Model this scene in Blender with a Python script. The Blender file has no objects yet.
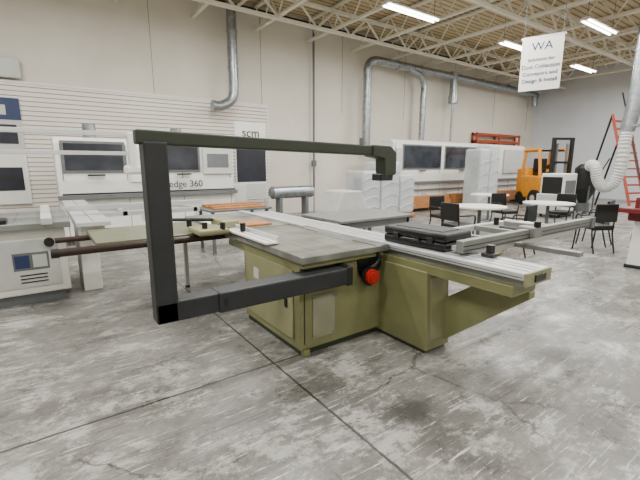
import bpy, bmesh, math, random
from mathutils import Vector, Matrix
random.seed(4)
S=bpy.context.scene
def lin(c):
    return tuple(((x/255)/12.92 if x/255<=0.04045 else ((x/255+0.055)/1.055)**2.4) for x in c)+(1,)
MATS={}
def mat(name,col,rough=.5,metal=0,var=.12,scale=6,bump=0,emit=0,alpha=1,trans=0):
    m=bpy.data.materials.new(name); m.use_nodes=True
    n=m.node_tree.nodes; l=m.node_tree.links; b=n['Principled BSDF']
    b.inputs['Roughness'].default_value=rough; b.inputs['Metallic'].default_value=metal
    c=lin(col)
    tc=n.new('ShaderNodeTexCoord'); no=n.new('ShaderNodeTexNoise'); no.inputs['Scale'].default_value=scale; no.inputs['Detail'].default_value=5
    l.new(tc.outputs['Object'],no.inputs['Vector'])
    r=n.new('ShaderNodeValToRGB'); r.color_ramp.elements[0].position=.3; r.color_ramp.elements[1].position=.7
    r.color_ramp.elements[0].color=tuple(x*(1-var) for x in c[:3])+(1,)
    r.color_ramp.elements[1].color=tuple(min(1,x*(1+var)) for x in c[:3])+(1,)
    l.new(no.outputs['Fac'],r.inputs['Fac']); l.new(r.outputs['Color'],b.inputs['Base Color'])
    if bump:
        bp=n.new('ShaderNodeBump'); bp.inputs['Strength'].default_value=bump; bp.inputs['Distance'].default_value=.01
        no2=n.new('ShaderNodeTexNoise'); no2.inputs['Scale'].default_value=scale*8
        l.new(tc.outputs['Object'],no2.inputs['Vector']); l.new(no2.outputs['Fac'],bp.inputs['Height']); l.new(bp.outputs['Normal'],b.inputs['Normal'])
    if emit:
        b.inputs['Emission Color'].default_value=(1,.98,.94,1); b.inputs['Emission Strength'].default_value=emit
    if alpha<1: b.inputs['Alpha'].default_value=alpha
    if trans: b.inputs['Transmission Weight'].default_value=trans
    MATS[name]=m; return name
G=mat('olive_paint',(117,118,80),.4,var=.14,scale=4)
GL=mat('olive_paint_light',(132,132,98),.42,var=.08)
DG=mat('dark_green_paint',(36,44,30),.5)
DK=mat('charcoal_paint',(27,30,33),.5,var=.3)
BK=mat('black_plastic',(12,12,13),.4)
IR=mat('ground_cast_iron',(126,127,120),.28,metal=.35,var=.38,scale=3.5)
AL=mat('aluminium',(204,206,206),.34,metal=.4,var=.04)
ALD=mat('aluminium_dull',(130,132,128),.42,metal=.4,var=.1)
GV=mat('galvanised_steel',(150,156,160),.32,metal=.75,var=.25,scale=9)
WH=mat('white_paint',(222,221,214),.4,var=.03)
WG=mat('grey_white_paint',(184,186,182),.45,var=.06)
GY=mat('grey_paint',(96,100,102),.5)
RD=mat('red_paint',(160,28,24),.4)
DR=mat('dark_red_paint',(104,24,28),.4)
OR=mat('forklift_yellow_paint',(214,140,14),.45)
ORD=mat('rack_orange_paint',(160,58,30),.5)
WD=mat('pine_wood',(160,108,62),.6,var=.25,scale=10)
BL=mat('print_blue',(28,46,86),.5)
NV=mat('print_navy',(20,24,36),.5,var=.6,scale=3)
GLS=mat('tinted_glass',(44,48,54),.1,var=.6,scale=2)
PL=mat('plastic_wrap',(206,212,214),.2,var=.08,alpha=.65)
RB=mat('rubber',(18,18,18),.7)
BR=mat('oily_brown_steel',(50,36,28),.4,metal=.3)
TR=mat('truss_paint',(222,218,202),.5,var=.05)
LB=mat('label_plate',(134,134,112),.4)
EXT=mat('worn_extension_top',(104,106,84),.4,var=.15)
TUBE=mat('fluorescent_tube',(255,250,240),.5,var=0,emit=16)
SEAM=mat('panel_seam',(44,44,30),.6)
class B:
    def __init__(s): s.bm=bmesh.new(); s.ms=[]
    def mi(s,m):
        if m not in s.ms: s.ms.append(m)
        return s.ms.index(m)
    def _merge(s,t,m):
        i=s.mi(m)
        for f in t.faces: f.material_index=i
        me=bpy.data.meshes.new('t'); t.to_mesh(me); t.free(); s.bm.from_mesh(me); bpy.data.meshes.remove(me)
    def box(s,x0,x1,y0,y1,z0,z1,m,bev=0,M=None):
        t=bmesh.new(); bmesh.ops.create_cube(t,size=1)
        bmesh.ops.scale(t,vec=(x1-x0,y1-y0,z1-z0),verts=t.verts)
        if bev: bmesh.ops.bevel(t,geom=t.edges[:],offset=bev,segments=2,affect='EDGES',profile=.5)
        bmesh.ops.translate(t,vec=((x0+x1)/2,(y0+y1)/2,(z0+z1)/2),verts=t.verts)
        if M: bmesh.ops.transform(t,matrix=M,verts=t.verts)
        s._merge(t,m)
    def prism(s,pts,axis,a0,a1,m,bev=0):
        t=bmesh.new()
        def mk(p,a):
            if axis=='x': return (a,p[0],p[1])
            if axis=='y': return (p[0],a,p[1])
            return (p[0],p[1],a)
        v0=[t.verts.new(mk(p,a0)) for p in pts]; v1=[t.verts.new(mk(p,a1)) for p in pts]
        n=len(pts); t.faces.new(v0); t.faces.new(v1[::-1])
        for i in range(n): t.faces.new((v0[i],v1[i],v1[(i+1)%n],v0[(i+1)%n]))
        bmesh.ops.recalc_face_normals(t,faces=t.faces)
        if bev: bmesh.ops.bevel(t,geom=t.edges[:],offset=bev,segments=2,affect='EDGES',profile=.5)
        s._merge(t,m)
    def cyl(s,p,q,r,m,n=20,r2=None):
        p=Vector(p);q=Vector(q);d=q-p
        t=bmesh.new(); bmesh.ops.create_cone(t,cap_ends=True,segments=n,radius1=r,radius2=r if r2 is None else r2,depth=d.length)
        if n>6:
            for f in t.faces:
                if len(f.verts)==4: f.smooth=True
                else:
                    for e in f.edges: e.smooth=False
        M=Matrix.Translation((p+q)/2)@d.to_track_quat('Z','Y').to_matrix().to_4x4()
        bmesh.ops.transform(t,matrix=M,verts=t.verts); s._merge(t,m)
    def bar(s,p,q,w,m): s.cyl(p,q,w*.707,m,n=4)
    def tube(s,pts,r,m,n=16,rib=0,sub=6):
        P=[Vector(p) for p in pts]; path=[]
        for i in range(len(P)-1):
            a=P[max(i-1,0)];b=P[i];c=P[i+1];d=P[min(i+2,len(P)-1)]
            for k in range(sub):
                u=k/sub
                path.append(.5*((2*b)+(c-a)*u+(2*a-5*b+4*c-d)*u*u+(3*b-a-3*c+d)*u**3))
        path.append(P[-1])
        t=bmesh.new(); rings=[]; up=Vector((.3,.2,1)).normalized()
        for i,p in enumerate(path):
            d=(path[min(i+1,len(path)-1)]-path[max(i-1,0)]).normalized()
            x=d.cross(up)
            if x.length<.05: x=d.cross(Vector((0,1,0)))
            x.normalize(); y=d.cross(x).normalized()
            up=y if y.dot(up)>0 else -y
            x=d.cross(up).normalized()
            rr=r*(1+(rib if i%2 else -rib))
            rings.append([t.verts.new(p+(x*math.cos(2*math.pi*k/n)+up*math.sin(2*math.pi*k/n))*rr) for k in range(n)])
        for i in range(len(rings)-1):
            for k in range(n):
                f=t.faces.new((rings[i][k],rings[i][(k+1)%n],rings[i+1][(k+1)%n],rings[i+1][k])); f.smooth=(rib==0)
        t.faces.new(rings[0]); t.faces.new(rings[-1][::-1])
        bmesh.ops.recalc_face_normals(t,faces=t.faces); s._merge(t,m)
    def done(s,name,parent=None,loc=None,rz=0):
        me=bpy.data.meshes.new(name)
        if loc is None:
            xs=[v.co for v in s.bm.verts]
            c=Vector(((min(v.x for v in xs)+max(v.x for v in xs))/2,(min(v.y for v in xs)+max(v.y for v in xs))/2,min(v.z for v in xs)))
            if parent: c=Vector((0,0,0))
            bmesh.ops.translate(s.bm,vec=-c,verts=s.bm.verts); loc=c
        s.bm.to_mesh(me); s.bm.free()
        for m in s.ms: me.materials.append(MATS[m])
        o=bpy.data.objects.new(name,me); S.collection.objects.link(o); o.location=loc; o.rotation_euler=(0,0,rz)
        if parent: o.parent=parent
        return o
def empty(name,loc=(0,0,0),rz=0):
    e=bpy.data.objects.new(name,None); S.collection.objects.link(e); e.location=loc; e.rotation_euler=(0,0,rz); return e
def text(name,body,size,m,loc,rot,parent=None):
    c=bpy.data.curves.new(name,'FONT'); c.body=body; c.size=size; c.align_x='CENTER'; c.align_y='CENTER'; c.extrude=.002; c.offset=.001
    c.materials.append(MATS[m]); o=bpy.data.objects.new(name,c); S.collection.objects.link(o); o.location=loc; o.rotation_euler=rot
    if parent: o.parent=parent
    return o
# ------------------------------------------------------------ room
X0,X1,Y0,Y1,ZC=-6,21.6,-6,11,6.0
def nodemat(name):
    m=bpy.data.materials.new(name); m.use_nodes=True; MATS[name]=m
    return m,m.node_tree.nodes,m.node_tree.links
def shell(name,x0,x1,y0,y1,z0,z1,m):
    b=B(); b.box(x0,x1,y0,y1,z0,z1,m); return b.done(name,loc=(0,0,0))
m,n,l=nodemat('concrete_floor'); bs=n['Principled BSDF']; tc=n.new('ShaderNodeTexCoord')
def noise(sc,det=6,rough=.6,dist=0,vec=None):
    x=n.new('ShaderNodeTexNoise'); x.inputs['Scale'].default_value=sc; x.inputs['Detail'].default_value=det; x.inputs['Roughness'].default_value=rough; x.inputs['Distortion'].default_value=dist
    l.new(vec or tc.outputs['Object'],x.inputs['Vector']); return x.outputs['Fac']
def ramp(f,p0,c0,p1,c1):
    r=n.new('ShaderNodeValToRGB'); e=r.color_ramp.elements; e[0].position=p0;e[1].position=p1;e[0].color=c0;e[1].color=c1
    l.new(f,r.inputs['Fac']); return r.outputs['Color']
def mix(a,b_,f,mode='MIX'):
    x=n.new('ShaderNodeMix'); x.data_type='RGBA'; x.blend_type=mode
    if isinstance(f,(int,float)): x.inputs[0].default_value=f
    else: l.new(f,x.inputs[0])
    l.new(a,x.inputs[6])
    if isinstance(b_,tuple): x.inputs[7].default_value=b_
    else: l.new(b_,x.inputs[7])
    return x.outputs[2]
def math_(op,a,b_=None,c=None):
    x=n.new('ShaderNodeMath'); x.operation=op
    for i,v in enumerate((a,b_,c)):
        if v is None: continue
        if isinstance(v,(int,float)): x.inputs[i].default_value=v
        else: l.new(v,x.inputs[i])
    return x.outputs[0]
def gv(a): return (a,a,a,1)
def mapping(rot,scl,loc=(0,0,0)):
    mp=n.new('ShaderNodeMapping'); mp.inputs['Rotation'].default_value=(0,0,rot); mp.inputs['Scale'].default_value=scl; mp.inputs['Location'].default_value=loc
    l.new(tc.outputs['Object'],mp.inputs['Vector']); return mp.outputs[0]
W=(1,1,1,1);K=(0,0,0,1)
base=ramp(noise(.8,10,.7,.3),.38,lin((98,96,91)),.62,lin((140,138,132)))
c=mix(base,ramp(noise(18,10,.8),.3,gv(.5),.68,W),.8,'MULTIPLY')
c=mix(c,lin((176,175,169)),ramp(noise(1.5,14,.85,.2,mapping(.3,(1,1.5,1),(3,1,0))),.51,K,.57,gv(.7)))
c=mix(c,lin((208,207,202)),ramp(noise(7,8,.75,.3,mapping(.5,(.4,6,1))),.585,K,.64,gv(.8)))
c=mix(c,lin((208,207,202)),ramp(noise(6,8,.75,.3,mapping(-1.0,(.4,7,1))),.60,K,.65,gv(.7)))
c=mix(c,lin((54,52,48)),ramp(noise(2.1,14,.82,.3),.53,K,.65,gv(.7)))
c=mix(c,lin((58,56,52)),ramp(noise(2.4,12,.8,.2,mapping(-.75,(.4,4.5,1))),.55,K,.65,gv(.6)))
c=mix(c,lin((44,43,40)),ramp(noise(60,4,.6),.66,K,.73,gv(.65)))
c=mix(c,lin((48,46,42)),ramp(noise(3.2,10,.7,.1,mapping(0,(.12,5,1),(2,5,0))),.62,K,.67,gv(.6)))
c=mix(c,lin((48,46,42)),ramp(noise(3.2,10,.7,.1,mapping(math.pi/2,(.12,5,1),(7,1,0))),.63,K,.68,gv(.6)))
vo=n.new('ShaderNodeTexVoronoi'); vo.feature='DISTANCE_TO_EDGE'; vo.inputs['Scale'].default_value=.36
nz=n.new('ShaderNodeTexNoise'); nz.inputs['Scale'].default_value=3.5; nz.inputs['Detail'].default_value=10; nz.inputs['Roughness'].default_value=.7; l.new(tc.outputs['Object'],nz.inputs['Vector'])
va=n.new('ShaderNodeVectorMath'); va.operation='MULTIPLY_ADD'; va.inputs[1].default_value=(.22,.22,.22); l.new(nz.outputs['Color'],va.inputs[0]); l.new(tc.outputs['Object'],va.inputs[2]); l.new(va.outputs[0],vo.inputs['Vector'])
ck=math_('MULTIPLY',ramp(vo.outputs['Distance'],.0010,gv(.85),.0032,K),ramp(noise(.9,3,.6),.44,K,.52,W))
c=mix(c,lin((42,40,37)),ck)
vd=n.new('ShaderNodeVectorMath'); vd.operation='DISTANCE'; vd.inputs[1].default_value=(1.8,1.5,0); l.new(tc.outputs['Object'],vd.inputs[0])
c=mix(c,lin((40,39,37)),ramp(math_('ADD',vd.outputs['Value'],math_('MULTIPLY',noise(9,6,.7),.2)),.15,gv(.8),.32,K))
sx=n.new('ShaderNodeSeparateXYZ'); l.new(tc.outputs['Object'],sx.inputs[0])
def joint(o,off,per,w=.009):
    wob=math_('MULTIPLY',math_('SUBTRACT',noise(12,4,.7),.5),.02)
    f=math_('FRACT',math_('DIVIDE',math_('SUBTRACT',math_('ADD',o,wob),off-per/2),per))
    return math_('LESS_THAN',math_('ABSOLUTE',math_('SUBTRACT',f,.5)),w/per)
j=math_('MAXIMUM',joint(sx.outputs[0],1.355,4.2),joint(sx.outputs[1],2.55,4.2))
c=mix(c,lin((38,36,33)),math_('MULTIPLY',j,.9))
l.new(c,bs.inputs['Base Color'])
l.new(ramp(noise(2.5,8,.75),.35,gv(.2),.65,gv(.48)),bs.inputs['Roughness'])
bp=n.new('ShaderNodeBump'); bp.inputs['Strength'].default_value=.12; bp.inputs['Distance'].default_value=.01; l.new(noise(25,6),bp.inputs['Height']); l.new(bp.outputs[0],bs.inputs['Normal'])
m,n,l=nodemat('painted_wall'); bs=n['Principled BSDF']; tc=n.new('ShaderNodeTexCoord')
l.new(ramp(noise(.5,6),.3,lin((204,199,186)),.7,lin((220,215,203))),bs.inputs['Base Color']); bs.inputs['Roughness'].default_value=.7
m,n,l=nodemat('painted_wall_cool'); bs=n['Principled BSDF']; tc=n.new('ShaderNodeTexCoord')
l.new(ramp(noise(.5,6),.3,lin((196,201,208)),.7,lin((212,216,221))),bs.inputs['Base Color']); bs.inputs['Roughness'].default_value=.7
m,n,l=nodemat('slat_panel'); bs=n['Principled BSDF']; tc=n.new('ShaderNodeTexCoord'); sx=n.new('ShaderNodeSeparateXYZ'); l.new(tc.outputs['Object'],sx.inputs[0])
j=math_('LESS_THAN',math_('FRACT',math_('DIVIDE',sx.outputs[2],.1)),.2)
base=ramp(noise(.8),.3,lin((216,213,204)),.7,lin((226,224,215)))
l.new(mix(base,lin((140,106,98)),j),bs.inputs['Base Color']); bs.inputs['Roughness'].default_value=.5
m,n,l=nodemat('roof_deck'); bs=n['Principled BSDF']; tc=n.new('ShaderNodeTexCoord'); sx=n.new('ShaderNodeSeparateXYZ'); l.new(tc.outputs['Object'],sx.inputs[0])
j=math_('LESS_THAN',math_('FRACT',math_('DIVIDE',sx.outputs[1],.2)),.3)
base=ramp(noise(.8),.3,lin((190,172,134)),.7,lin((206,188,152)))
l.new(mix(base,lin((134,118,88)),j),bs.inputs['Base Color']); bs.inputs['Roughness'].default_value=.6
shell('floor',X0,X1,Y0,Y1,-.2,0,'concrete_floor')
shell('ceiling',X0,X1,Y0,Y1,ZC,ZC+.2,'roof_deck')
shell('wall_back',X0-.2,X1+.2,Y1,Y1+.2,0,ZC,'painted_wall')
shell('wall_right',X1,X1+.2,Y0,Y1,0,ZC,'painted_wall_cool')
shell('wall_left',X0-.2,X0,Y0,Y1,0,ZC,'painted_wall')
shell('wall_front',X0-.2,X1+.2,Y0-.2,Y0,0,ZC,'painted_wall')
b=B(); b.box(X0,X1,10.9,11,5.78,5.9,DK); b.done('trim_1')
b=B()
for k in range(9): b.box(-3.5+k*3.05,-3.49+k*3.05,10.992,11,3.3,5.8,GY)
b.done('trim_2')
b=B(); b.box(X0,5.78,10.95,11,.0,3.27,'slat_panel'); b.box(5.78,5.83,10.94,11,0,3.3,WH); b.box(X0,5.83,10.93,11,3.27,3.32,WH); b.done('slat_wall_panel',loc=(0,0,0))
b=B(); b.box(X0,-.1,10.8,10.95,3.35,3.75,WG,.02); b.done('wall_cabinet_shelf')
b=B()
for i in range(15):
    x=-3.5+i*1.8
    b.box(x-.045,x+.045,Y0,Y1,5.9,5.96,TR); b.box(x-.045,x+.045,Y0,Y1,5.32,5.38,TR)
    y=Y0+.1;k=0
    while y<Y1-.4:
        b.bar((x,y,5.36 if k%2 else 5.92),(x,y+.42,5.92 if k%2 else 5.36),.032,TR); y+=.42;k+=1
for y in (1.2,6.0,9.6):
    b.box(X0,X1,y-.06,y+.06,5.24,5.31,TR); b.box(X0,X1,y-.06,y+.06,5.78,5.86,TR)
    x=X0+.1;k=0
    while x<X1-.6:
        b.bar((x,y,5.28 if k%2 else 5.82),(x+.6,y,5.82 if k%2 else 5.28),.05,TR); x+=.6;k+=1
b.done('roof_truss')
for x in (-1.7,3.0,7.7,12.5,17.2):
    for y in (-3.2,1.5,4.85,7.05):
        b=B(); b.prism([(-.15,5.13),(.15,5.13),(.09,5.20),(-.09,5.20)],'x',-.9,.9,WH)
        for dy in (-.07,.07): b.cyl((-.87,dy,5.115),(.87,dy,5.115),.022,TUBE,10)
        for dx in (-.8,.8): b.cyl((dx,0,5.2),(dx,0,5.98),.008,GY,6)
        b.done('fluorescent_light',loc=(x,y,0))
        L=bpy.data.lights.new('lamp','AREA'); L.shape='RECTANGLE'; L.size=1.75; L.size_y=.25; L.energy=160; L.color=(1,.98,.945)
        o=bpy.data.objects.new('fluorescent_lamp_light',L); S.collection.objects.link(o); o.location=(x,y,5.085)
w=bpy.data.worlds.new('world'); S.world=w; w.use_nodes=True; w.node_tree.nodes['Background'].inputs[0].default_value=(.8,.85,.9,1); w.node_tree.nodes['Background'].inputs[1].default_value=.6
# ------------------------------------------------------------ green saw
R=empty('sliding_table_saw')
b=B()
b.box(1.60,2.46,2.53,3.53,.0,.07,DG)
b.box(1.58,2.47,2.51,3.55,.05,.76,G,.008)
b.box(1.565,1.58,2.60,3.48,.12,.72,GL,.006)
b.box(1.555,1.566,2.68,2.72,.38,.46,BK,.003)
b.box(1.60,1.66,2.48,2.54,.0,.06,G,.01)
b.box(1.595,2.2,2.503,2.512,.735,.742,SEAM); b.box(1.62,1.625,2.503,2.512,.1,.735,SEAM)
b.box(1.70,1.93,2.50,2.512,.13,.50,LB,.004)
for (x,z) in ((1.72,.15),(1.91,.15),(1.72,.48),(1.91,.48)): b.cyl((x,2.502,z),(x,2.496,z),.007,GY,8)
b.box(1.561,1.566,3.2,3.3,.5,.6,WG)
b.done('cabinet',R)
b=B()
b.box(1.55,2.47,2.42,3.66,.80,.86,IR,.008)
b.box(1.575,2.44,2.46,3.6,.755,.805,G,.004)
for x in (1.75,2.0,2.25): b.box(x,x+.008,2.43,3.65,.858,.8605,GY)
b.box(2.30,2.33,2.43,3.65,.858,.8612,SEAM)
b.box(2.25,2.36,2.75,3.3,.859,.862,GY)
b.done('main_table',R)
b=B()
b.prism([(2.17,.74),(2.44,.74),(2.44,.66),(2.40,.58),(2.32,.54),(2.22,.56),(2.18,.62)],'y',2.49,2.512,BK)
b.cyl((2.25,2.50,.60),(2.25,2.40,.60),.022,GV)
b.cyl((2.25,2.44,.60),(2.25,2.41,.60),.085,BK,28)
b.cyl((2.25,2.41,.60),(2.25,2.375,.60),.066,RD,28)
b.cyl((2.25,2.375,.60),(2.25,2.365,.60),.045,RD,28)
b.tube([(2.26,2.47,.66),(2.33,2.45,.68),(2.37,2.44,.74),(2.36,2.45,.79)],.018,BK)
b.done('hand_wheel',R)
b=B()
b.prism([(1.94,.03),(1.94,.1),(1.98,.70),(3.2,.70),(3.2,.03)],'x',2.45,2.74,G,.006)
b.box(2.46,2.73,1.97,3.18,0,.04,DG)
b.box(2.47,2.78,1.28,4.55,.68,.76,G,.006)
b.box(2.52,2.74,1.25,4.6,.755,.81,ALD)
b.prism([(2.0,.03),(2.0,.42),(1.62,.68),(1.27,.68),(1.27,.63)],'x',2.68,2.76,G,.005)
b.prism([(2.0,.60),(2.0,.69),(1.8,.69)],'x',2.68,2.76,G)
b.prism([(1.938,.12),(1.974,.64),(1.99,.64),(1.96,.12)],'x',2.50,2.70,GL,.003)
b.done('pedestal_frame',R)
b=B()
b.box(2.48,2.81,1.22,5.3,.81,.86,AL,.006)
b.box(2.55,2.562,1.23,5.29,.858,.8612,GY); b.box(2.70,2.712,1.23,5.29,.858,.8612,GY); b.box(2.635,2.645,1.23,5.29,.858,.8612,GY)
b.box(2.478,2.485,1.23,5.29,.825,.832,GY)
b.box(2.48,2.81,1.20,1.222,.77,.862,GL,.004)
b.box(2.58,2.72,1.19,1.202,.79,.84,BK,.004)
b.done('sliding_carriage',R)
b=B()
b.box(2.56,4.92,1.74,1.80,.885,.98,ALD,.004); b.box(2.57,4.9,1.733,1.742,.935,.94,BK); b.box(2.57,4.9,1.733,1.742,.90,.905,BK)
b.box(2.62,3.4,1.80,1.88,.885,.92,AL)
b.box(3.55,3.68,1.69,1.85,.90,1.0,ALD,.01); b.cyl((3.6,1.7,1.0),(3.6,1.7,1.05),.03,BK)
b.box(4.86,4.94,1.72,1.84,.87,.99,GY,.008)
b.done('crosscut_fence',R)
b=B()
b.box(2.80,4.75,1.84,1.90,.80,.86,AL,.004); b.box(2.80,4.75,2.62,2.68,.80,.86,AL,.004)
for x in (2.82,3.45,4.05,4.69): b.box(x,x+.06,1.86,2.66,.805,.862,ALD,.003)
b.cyl((4.78,1.86,.84),(4.78,2.66,.84),.035,GV)
b.box(3.5,3.58,1.3,1.86,.81,.85,ALD,.003)
b.box(2.84,3.42,1.95,2.0,.81,.87,AL)
b.cyl((4.3,1.95,.86),(4.3,1.95,.93),.025,BK); b.cyl((4.3,2.5,.86),(4.3,2.5,.95),.03,BK)
b.bar((2.74,2.9,.42),(4.0,2.25,.62),.07,G); b.bar((4.0,2.25,.62),(4.05,2.25,.80),.06,G); b.cyl((2.78,2.9,.25),(2.78,2.9,.6),.05,G)
b.done('outrigger_table',R)
b=B()
b.box(1.52,1.64,2.95,4.7,.872,.892,WH,.004); b.box(1.575,1.582,2.96,4.69,.891,.8935,DK)
b.box(1.64,1.67,2.98,4.6,.862,.93,AL,.005)
b.box(1.20,1.52,3.72,4.1,.86,.92,GL,.02); b.box(1.50,1.7,3.9,4.25,.875,.97,GL,.02)
for (x,y) in ((1.25,4.2),(1.45,3.75),(1.6,3.6),(1.3,3.85)): b.cyl((x,y,.9),(x,y,.98),.028,BK)
b.cyl((1.5,4.15,.96),(1.0,4.4,.97),.018,BK)
b.box(1.72,2.2,4.1,4.5,.851,.872,WD,.004)
b.done('rip_fence',R)
b=B()
b.cyl((.05,4.0,.80),(2.3,4.0,.80),.036,BR); b.cyl((.0,4.0,.80),(.06,4.0,.80),.042,BK)
b.box(1.55,2.47,3.66,3.97,.79,.85,IR,.006)
b.cyl((.05,4.82,.78),(2.3,4.82,.78),.03,BR)
b.box(1.6,2.3,3.6,3.98,.70,.79,G); b.box(1.58,2.47,4.02,4.8,.81,.85,IR,.006)
b.box(1.58,2.47,4.8,5.5,.81,.85,IR,.006); b.box(2.38,2.46,3.7,5.5,.852,.872,AL)
b.done('fence_rails',R)
b=B()
b.box(.35,1.52,4.05,5.0,.80,.845,EXT,.006); b.box(.37,1.5,4.07,4.98,.76,.80,G,.004)
b.box(1.38,1.425,4.92,4.965,.03,.77,WG); b.cyl((1.40,4.94,0),(1.40,4.94,.03),.03,BK)
b.done('extension_table',R)
b=B()
b.box(.48,.61,2.36,2.49,.60,1.68,DK,.01)
b.box(.48,1.32,2.36,2.49,.60,.73,DK,.01)
b.box(.86,1.96,2.345,2.505,.595,.735,DK,.012)
b.box(1.93,1.99,2.34,2.51,.585,.745,BK,.01)
b.box(.9,.92,2.34,2.36,.64,.69,BK)
b.done('guard_arm',R)
b=B()
b.prism([(.45,1.665),(.45,1.745),(2.38,1.70),(2.46,1.65),(2.46,1.50),(2.36,1.47),(2.33,1.60),(2.25,1.625)],'y',2.38,2.47,DG,.01)
b.prism([(2.20,1.71),(2.40,1.705),(2.47,1.65),(2.47,1.47),(2.34,1.45),(2.33,1.60),(2.20,1.62)],'y',2.365,2.485,DG,.01)
b.box(2.30,2.44,2.37,2.49,1.42,1.48,BK,.01)
b.cyl((2.12,2.42,1.70),(2.12,2.42,1.76),.02,GY)
b.done('guard_boom',R)
b=B()
b.box(-.19,.19,-.33,.33,0,.07,BK,.02); b.box(-.19,.19,-.33,.33,.073,.145,BK,.02)
b.box(-.12,.12,-.25,.25,.14,.152,DK,.008)
for y in (-.18,.18): b.box(-.202,-.185,y-.03,y+.03,.05,.1,DK,.004)
b.tube([(-.19,-.07,.07),(-.23,-.06,.07),(-.23,.06,.07),(-.19,.07,.07)],.01,BK)
b.done('tool_case',loc=(2.74,2.24,.863),rz=.05)
b=B(); b.box(-.05,.05,-.05,.05,0,.03,BK,.01); b.cyl((0,0,.03),(0,0,.09),.035,BK,6); b.done('clamp_knob',loc=(2.74,1.62,.863))
# ------------------------------------------------------------ white panel saw
R=empty('panel_saw')
b=B()
b.box(-1.3,.16,5.3,6.5,.12,.84,WH,.015)
b.box(-1.25,.1,5.35,6.45,.0,.12,GY)
b.box(-.35,-.02,5.285,5.3,.40,.60,GY,.005); b.box(-.33,-.2,5.28,5.29,.43,.57,BL); b.box(-.17,-.04,5.28,5.29,.43,.57,WG)
b.box(-.5,.08,5.288,5.30,.20,.74,WG,.005)
for z in (.26,.3,.34): b.box(-.3,-.05,5.28,5.287,z,z+.012,DK)
b.cyl((.0,5.3,.7),(.0,5.24,.7),.05,BK); b.cyl((-.6,5.3,.6),(-.6,5.22,.6),.09,BK)
b.done('cabinet',R)
b=B()
b.box(-1.8,.22,5.2,6.6,.86,.93,ALD,.008); b.box(-1.7,.15,5.25,6.55,.83,.87,WG)
for x in (-1.2,-.8,-.3): b.box(x,x+.01,5.22,6.58,.929,.932,GY)
b.box(.26,.60,4.95,8.3,.88,.93,AL,.006); b.box(.3,.55,5.1,8.2,.74,.88,WH)
b.box(.42,.43,4.96,8.29,.929,.932,GY)
b.box(.3,.5,5.5,6.3,.0,.74,WH,.01)
b.box(.62,2.0,6.1,6.16,.84,.9,AL); b.box(.62,2.0,6.9,6.96,.84,.9,AL); b.box(.9,.96,6.1,6.9,.84,.9,AL);b.box(1.9,1.96,6.1,6.9,.84,.9,AL)
b.box(.2,2.1,6.3,6.36,.93,1.0,AL,.004)
b.box(-.05,.05,5.0,6.7,.93,1.0,WG,.006)
b.box(-.6,-.35,5.25,5.5,.93,.98,BK,.01)
b.done('tables',R)
b=B()
b.box(-1.9,1.22,5.98,6.04,1.93,1.99,AL,.005); b.box(-1.9,1.1,5.98,6.04,1.68,1.73,AL,.005)
b.box(-1.0,-.93,5.98,6.04,1.66,2.2,AL,.005); b.box(-1.6,-1.5,5.96,6.06,.9,1.99,WH,.01)
b.box(1.02,1.12,5.95,6.07,1.5,1.99,WH,.02)
b.box(.95,1.25,5.95,6.07,1.42,1.55,WH,.04)
b.box(-.75,-.4,5.9,5.96,1.7,2.2,WH,.01)
b.done('overhead_guard',R)
# ------------------------------------------------------------ benders
def bander(x0,x1,y0,y1,z0,z1,wins,zw=(1.4,2.0)):
    b=B()
    b.box(x0,x1,y0,y1,z0+.05,.95,WH,.03)
    b.prism([(y0+.05,.95),(y0+.02,1.25),(y0+.02,z1-.12),(y0+.15,z1),(y1-.05,z1),(y1-.05,.95)],'x',x0,x1,WH,.02)
    b.box(x0-.02,x1+.02,y0-.12,y0+.05,.90,.98,GY,.01)
    for (a,c) in wins:
        b.box(a,c,y0-.01,y0+.03,zw[0],zw[1],GY,.01); b.box(a+.05,c-.05,y0-.018,y0,zw[0]+.05,zw[1]-.05,GLS)
        b.box((a+c)/2-.15,(a+c)/2+.15,y0-.05,y0-.01,zw[0]-.06,zw[0]-.03,BK)
    k=int((x1-x0)/1.1)
    for i in range(k+1):
        x=x0+.1+(x1-x0-.2)*i/k
        b.box(x-.006,x+.006,y0-.004,y0+.01,z0+.1,.88,GY)
        if i<k: b.box(x+.2,x+.5,y0-.006,y0+.01,.4,.55,WG,.004)
        b.cyl((x,y0+.15,0),(x,y0+.15,z0+.06),.05,GY); b.cyl((x,y1-.15,0),(x,y1-.15,z0+.06),.05,GY)
        b.box(x-.006,x+.006,y0+.01,y0+.025,1.26,z1-.13,GY)
    return b
b=bander(.25,3.75,8.8,9.7,.1,2.07,[(.35,1.44),(2.2,2.95)])
b.box(3.0,3.7,8.77,8.8,1.35,1.95,WG,.01); b.box(3.1,3.6,8.76,8.775,1.5,1.8,GY)
b.box(1.5,2.1,8.8,8.82,1.2,1.9,WH,.01)
b.box(3.75,4.1,8.9,9.5,.1,1.1,WG,.02); b.cyl((.9,9.3,2.05),(.9,9.3,2.35),.12,GV); b.cyl((2.6,9.3,2.05),(2.6,9.3,2.35),.12,GV)
b.box(.3,3.7,8.67,8.69,.99,1.02,BK)
o=b.done('edge_banding_machine')
t=text('machine_label','edge 360',.2,DK,(2.6,8.75,1.14),(math.pi/2,0,0)); t.parent=o; t.location-=o.location
b=bander(9.7,18.2,9.45,10.12,.3,2.4,[(10.15,12.2),(12.4,14.6)],zw=(1.4,2.25))
b.box(14.9,16.0,9.41,9.45,1.2,2.2,WG,.02); b.box(16.4,18.0,9.41,9.45,1.2,2.2,WG,.02)
b.box(9.8,10.1,9.41,9.45,1.3,2.1,WG)
b.box(9.6,18.3,9.38,9.45,.66,.70,GY)
b.done('edge_banding_machine')
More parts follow.
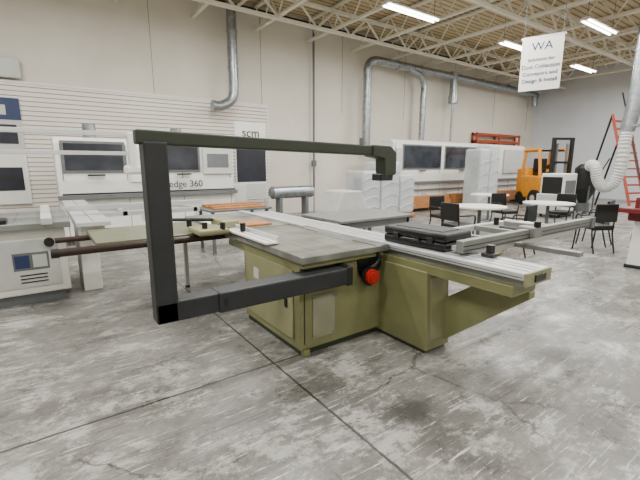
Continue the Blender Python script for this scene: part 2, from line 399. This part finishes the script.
for (x,y) in ((9.75,8.75),(12.2,8.75),(14.65,8.75)):
    b=B()
    for k in range(3): b.box(x,x+2.3,y+k*.19,y+k*.19+.15,.12,.17,WD)
    for k in range(3): b.box(x+k*1.1,x+.1+k*1.1,y,y+.53,.0,.12,WD)
    for k in range(3): b.box(x+.03,x+2.25,y+.02+k*.17,y+.17+k*.17,.17,.36,WD,.008)
    for k in range(2): b.box(x+.1,x+2.2,y+.08+k*.2,y+.26+k*.2,.36,.50,WD,.008)
    b.done('timber_pallet')
def wrapped(items,loc,d=.75):
    b=B(); x=0
    for (wd,h) in items:
        b.box(x,x+wd-.04,0,d,.15,.15+h,PL,.07)
        b.box(x+.1,x+wd-.16,.1,d-.12,.17,h*.55,WG,.03); b.box(x+.14,x+wd-.2,.14,d-.16,h*.55,h*.95,GY,.03)
        for k in range(4):
            z=.3+h*k/4.6; b.tube([(x+.0,-.005,z),(x+wd*.5,-.012,z+.12),(x+wd-.05,-.005,z+.05)],.012,PL,6)
        x+=wd
    for k in (0,x/2-.05,x-.1): b.box(k,k+.1,-.03,d+.03,0,.1,WD)
    b.box(0,x-.04,-.03,d+.03,.1,.15,WD)
    return b.done('wrapped_pallet_load',loc=loc)
wrapped([(.7,1.25),(.75,1.5),(.65,1.15)],(7.0,7.9,0))
wrapped([(.6,1.95),(.6,2.1)],(12.25,7.85,0),.65)
b=B()
b.prism([(-.5,.45),(.5,.45),(.28,.95),(-.28,.95)],'y',-.4,.4,WG,.02); b.box(-.5,.5,-.42,.42,.1,.45,WG,.02)
for x in(-.45,.4): b.box(x,x+.06,-.38,-.32,0,.12,GY); b.box(x,x+.06,.32,.38,0,.12,GY)
b.done('extraction_hood',loc=(5.9,7.4,0))
b=B(); b.cyl((-.6,0,.85),(.6,0,.85),.16,GV,28); b.cyl((-.66,0,.85),(-.6,0,.85),.1,GY,28,.16)
for x in(-.4,.4): b.box(x-.04,x+.04,-.12,.12,0,.72,GY)
b.done('air_compressor',loc=(5.4,8.9,0))
b=B(); b.box(2.3,3.5,6.5,7.3,.74,.78,GY,.01)
for x in(2.35,3.4):
    for y in(6.55,7.2): b.box(x,x+.05,y,y+.05,0,.74,GY)
b.box(2.35,3.4,6.95,7.25,.2,.23,GY)
for k in range(4): b.box(2.4,3.4,6.55+k*.17,6.70+k*.17,.78,.81+.02*(k%2),WD,.004)
b.done('workbench')
b=B(); b.box(3.25,4.7,4.1,5.1,.76,.80,ALD,.008)
for x in(3.3,4.6):
    for y in(4.15,5.0): b.box(x,x+.05,y,y+.05,0,.76,GY)
b.box(3.3,4.65,4.15,4.2,.66,.76,GY); b.box(3.3,4.65,5.0,5.05,.66,.76,GY); b.box(3.3,4.65,4.15,5.05,.2,.23,GY); b.done('steel_work_table')
b=B(); b.box(-.45,.45,-.01,.01,.63,2.67,WH); b.box(-.43,.43,-.016,-.01,1.1,2.0,NV); b.box(-.43,.43,-.016,-.01,.66,1.05,WG); b.box(-.35,.35,-.016,-.01,2.1,2.14,GY)
b.box(-.44,-.38,-.03,.03,0,.66,AL); b.box(.38,.44,-.03,.03,0,.66,AL); b.box(-.5,.5,-.15,.15,0,.04,AL); o=b.done('poster_stand',loc=(4.7,9.85,0))
text('poster_text','scm',.32,DK,(0,-.02,2.38),(math.pi/2,0,0),o)
b=B(); b.box(-1.7,-.2,10.9,10.94,1.85,2.95,WG); b.box(-1.7,-.2,10.89,10.9,2.5,2.95,BL); b.box(-1.0,-.3,10.89,10.9,2.0,2.4,NV); b.box(-1.0,-.45,10.885,10.89,2.6,2.8,WG); b.done('wall_poster')
b=B(); b.box(-1.7,-.2,10.88,10.94,.7,1.8,WH,.01); b.box(-1.6,-.3,10.87,10.885,1.0,1.5,NV); b.done('wall_poster')
# ducts
b=B(); b.tube([(4.56,10.5,5.9),(4.56,10.5,5),(4.56,10.5,4.2),(4.56,10.5,3.6),(4.48,10.5,3.3),(4.2,10.5,3.12),(3.95,10.5,3.1)],.13,GV,20,0,8)
for p,q in [((4.56,10.5,5.0),(4.56,10.5,5.06)),((4.56,10.5,4.1),(4.56,10.5,4.15)),((3.93,10.5,3.1),(4.0,10.5,3.1))]: b.cyl(p,q,.146,GV,20)
b.done('exhaust_duct')
b=B(); b.cyl((7.4,10.8,.8),(7.4,10.8,5.78),.035,GY,12); b.box(7.33,7.47,10.75,10.85,1.5,1.7,GY); b.cyl((7.4,10.8,0),(7.4,10.8,.8),.02,GV,12); b.done('air_drop_pipe')
b=B()
b.tube([(9.4,10.5,2.2),(9.4,10.5,3),(9.4,10.5,4.4),(9.42,10.5,4.8),(9.65,10.5,5.02),(10.2,10.5,5.05),(12,10.5,5.04),(20,10.5,5.0),(20.5,10.5,4.85),(20.6,10.5,4.45)],.14,GV,20,0,8)
for x in (10.8,12,14,16,18): b.cyl((x,10.5,5.04),(x+.06,10.5,5.04),.16,GV,20)
for z in (2.3,3.4,4.4): b.cyl((9.4,10.5,z),(9.4,10.5,z+.05),.16,GV,20)
b.tube([(11.4,10.5,4.98),(11.9,10.45,4.85),(12.2,10.45,4.55),(12.2,10.45,4.0),(12.2,10.45,2.5)],.11,GV,16,0,8)
b.cyl((14.0,10.45,4.1),(14.0,10.45,5.2),.15,GV,20); b.cyl((14.0,10.45,4.0),(14.0,10.45,4.3),.19,GV,20); b.cyl((14.,10.45,2.5),(14.,10.45,4.),.04,GV,12)
b.done('exhaust_duct')
b=B()
b.tube([(13.75,4.2,5.9),(13.75,4.2,5),(13.75,4.2,4.0),(13.72,4.25,3.0),(13.7,4.3,2.5)],.18,GV,22,0,6)
for z in (2.6,3.6,4.6): b.cyl((13.75,4.2,z),(13.75,4.2,z+.06),.2,GV,22)
b.tube([(13.7,4.3,2.6),(13.65,4.3,2.2),(13.6,4.3,1.5),(13.55,4.4,1.05),(13.45,4.6,.9),(13.4,4.75,1.1),(13.4,4.85,1.45),(13.55,5.0,1.55),(13.7,5.1,1.5)],.15,WG,20,.05,12)
b.done('flexible_exhaust_duct')
b=B()
b.cyl((0,0,.8),(0,0,1.45),.32,BK,28); b.cyl((0,0,.35),(0,0,.8),.13,DK,28,.32); b.cyl((0,0,1.45),(0,0,1.58),.32,BK,28,.18)
for a in range(4):
    x=.30*math.cos(a*math.pi/2+.78);y=.30*math.sin(a*math.pi/2+.78); b.cyl((x,y,0),(x,y,.9),.025,GY)
b.cyl((0,0,.08),(0,0,.35),.2,GY,24); b.done('dust_collector',loc=(14.25,5.4,0))
b=B(); b.box(-.42,.42,-.33,.33,.1,1.3,WH,.03); b.box(-.43,-.415,-.28,.28,.7,1.2,BK); b.box(-.32,.32,-.35,-.325,.6,1.1,GY,.01); b.box(-.62,-.42,-.33,.33,.1,.7,WG,.02)
for x in(-.36,.36):
    for y in(-.26,.26): b.cyl((x,y,0),(x,y,.12),.04,BK)
b.done('control_cabinet',loc=(12.9,5.6,0))
# forklift
b=B()
b.box(-.75,.75,-.55,.55,.3,1.15,OR,.06); b.prism([(.35,.9),(.85,.3),(.98,.5),(.98,1.4),(.4,1.45)],'y',-.52,.52,OR,.03)
for y in(-.5,.5):
    b.bar((-.6,y,1.0),(-.4,y,2.1),.09,OR); b.bar((.6,y,1.3),(.5,y,2.1),.09,OR); b.bar((-.43,y,2.1),(.55,y,2.1),.1,OR)
for x in(-.35,-.15,.1,.35,.52): b.bar((x,-.5,2.1),(x,.5,2.1),.05,BK)
for y in(-.5,.5):
    b.cyl((-.5,y*1.2-.08,.32),(-.5,y*1.2+.08,.32),.32,RB,24); b.cyl((.6,y-.08,.26),(.6,y+.08,.26),.26,RB,24); b.cyl((-.5,y*1.2-.09,.32),(-.5,y*1.2+.09,.32),.14,WG,16)
for y in(-.33,.33): b.box(-.98,-.86,y-.05,y+.05,.1,2.5,BK); b.box(-1.04,-1.0,y-.06,y+.06,.1,1.0,BK); b.box(-1.9,-1.0,y-.06,y+.06,.08,.13,BK)
for z in(.4,.9,1.6,2.42): b.box(-.97,-.88,-.34,.34,z,z+.08,BK)
for z in(.35,.75): b.box(-1.01,-.97,-.5,.5,z,z+.09,BK)
for y in(-.18,.18): b.cyl((-.9,y,.2),(-.9,y,2.3),.04,GY)
b.box(-.1,.35,-.25,.25,1.15,1.3,BK,.03); b.box(.25,.38,-.25,.25,1.3,1.8,BK,.04)
b.cyl((-.55,.0,1.15),(-.35,.0,1.5),.02,BK); b.cyl((-.36,0,1.49),(-.34,0,1.52),.16,BK,20)
b.done('forklift',loc=(15.75,7.4,0),rz=1.0)
for (x,y) in ((7.1,4.5),(8.95,4.05),(10.2,6.2)):
    b=B(); b.cyl((0,0,.72),(0,0,.75),.5,WH,48); b.cyl((0,0,.02),(0,0,.72),.035,GY); b.cyl((0,0,0),(0,0,.03),.28,GY,32,.26); b.cyl((0,0,.68),(0,0,.72),.12,GY); b.done('round_table',loc=(x,y,0))
def chair(x,y,r):
    b=B()
    b.box(-.22,.22,-.21,.21,.42,.49,BK,.02)
    b.box(-.21,.21,-.25,-.21,.56,.88,BK,.014)
    for s in(-1,1):
        b.tube([(s*.2,.22,0),(s*.2,.19,.25),(s*.2,.18,.43)],.014,BK,8,0,3)
        b.tube([(s*.2,-.28,0),(s*.2,-.2,.3),(s*.2,-.19,.45),(s*.2,-.23,.85)],.014,BK,8,0,3)
        b.tube([(s*.22,.17,.45),(s*.25,.15,.64),(s*.25,-.02,.66),(s*.23,-.2,.66)],.015,BK,8,0,4)
    b.cyl((-.2,.18,.42),(.2,.18,.42),.012,BK,8); b.cyl((-.2,-.2,.42),(.2,-.2,.42),.012,BK,8)
    b.done('office_chair',loc=(x,y,0),rz=r)
chair(8.15,2.85,-.5); chair(8.85,3.1,.1); chair(6.2,4.35,-1.7); chair(7.1,5.35,3.0); chair(9.95,4.2,1.6); chair(6.75,3.55,.1); chair(9.0,5.05,2.8)
R=empty('hanging_sign',(9.16,4.62,3.17),math.radians(115-180)-.12)
b=B(); b.box(-.4,.4,-.01,.01,0,1.10,WH)
b.cyl((-.37,0,1.1),(-.37,0,2.4),.006,GY,6); b.cyl((.37,0,1.1),(.37,0,2.4),.006,GY,6); b.box(-.42,.42,-.015,.015,1.08,1.12,AL); b.done('board',R)
text('logo','WA',.24,BL,(0,-.015,.9),(math.pi/2,0,0),R)
for i,(t_,s_) in enumerate((('Solutions for',.1),('Dust Collection',.115),('Conveyors and',.11),('Design & Install',.11))): text('line_%d'%i,t_,s_,BL,(0,-.015,.64-i*.145),(math.pi/2,0,0),R)
b=B()
for x in (16.2,18,19.8): b.box(x,x+.08,10.68,10.73,0,3.0,ORD); b.box(x,x+.08,10.9,10.96,0,3.0,ORD)
for z in (2.55,2.88): b.box(16.2,19.9,10.68,10.72,z,z+.1,ORD); b.box(16.2,19.9,10.9,10.95,z,z+.1,ORD)
b.box(16.3,19.7,10.7,10.9,2.66,2.7,WD); b.done('pallet_rack')
b=B()
for s in(-.35,.35): b.bar((s,0,0),(s,1.1,3.3),.08,ORD); b.bar((s,1.9,0),(s,1.1,3.3),.06,BK); b.bar((s,-.2,1.),(s,.85,4.0),.04,BK)
for i in range(12): k=i/12; b.box(-.33,.33,1.1*k-.08,1.1*k+.1,3.3*k+.02,3.3*k+.07,ORD)
b.bar((-.3,1.9,.2),(.3,1.5,1.8),.03,BK); b.done('rolling_ladder',loc=(16.7,4.6,0),rz=-.35)
b=B()
b.prism([(7.25,.02),(8.3,.02),(8.2,.74),(7.35,.74)],'y',1.4,2.05,WH,.02); b.box(7.23,8.32,1.38,2.07,0,.05,DK,.01)
b.box(6.95,9.4,1.35,2.15,.86,.93,DR,.01); b.box(7.2,8.8,1.4,2.1,.72,.86,DR,.02); b.box(7.1,9.2,1.95,2.0,.93,1.08,DR,.01)
b.cyl((7.7,2.05,.4),(7.7,2.13,.4),.12,BK,24)
b.done('jointer')
cam=bpy.data.cameras.new('camera'); co=bpy.data.objects.new('camera',cam); S.collection.objects.link(co); S.camera=co
cam.sensor_width=36; cam.lens=390/640*36; cam.clip_start=.05; cam.clip_end=100
p=math.atan(75/390); h=math.radians(54.7)
f=Vector((math.cos(h)*math.cos(p),math.sin(h)*math.cos(p),-math.sin(p)))
co.location=(0,0,1.55); co.rotation_euler=f.to_track_quat('-Z','Y').to_euler()
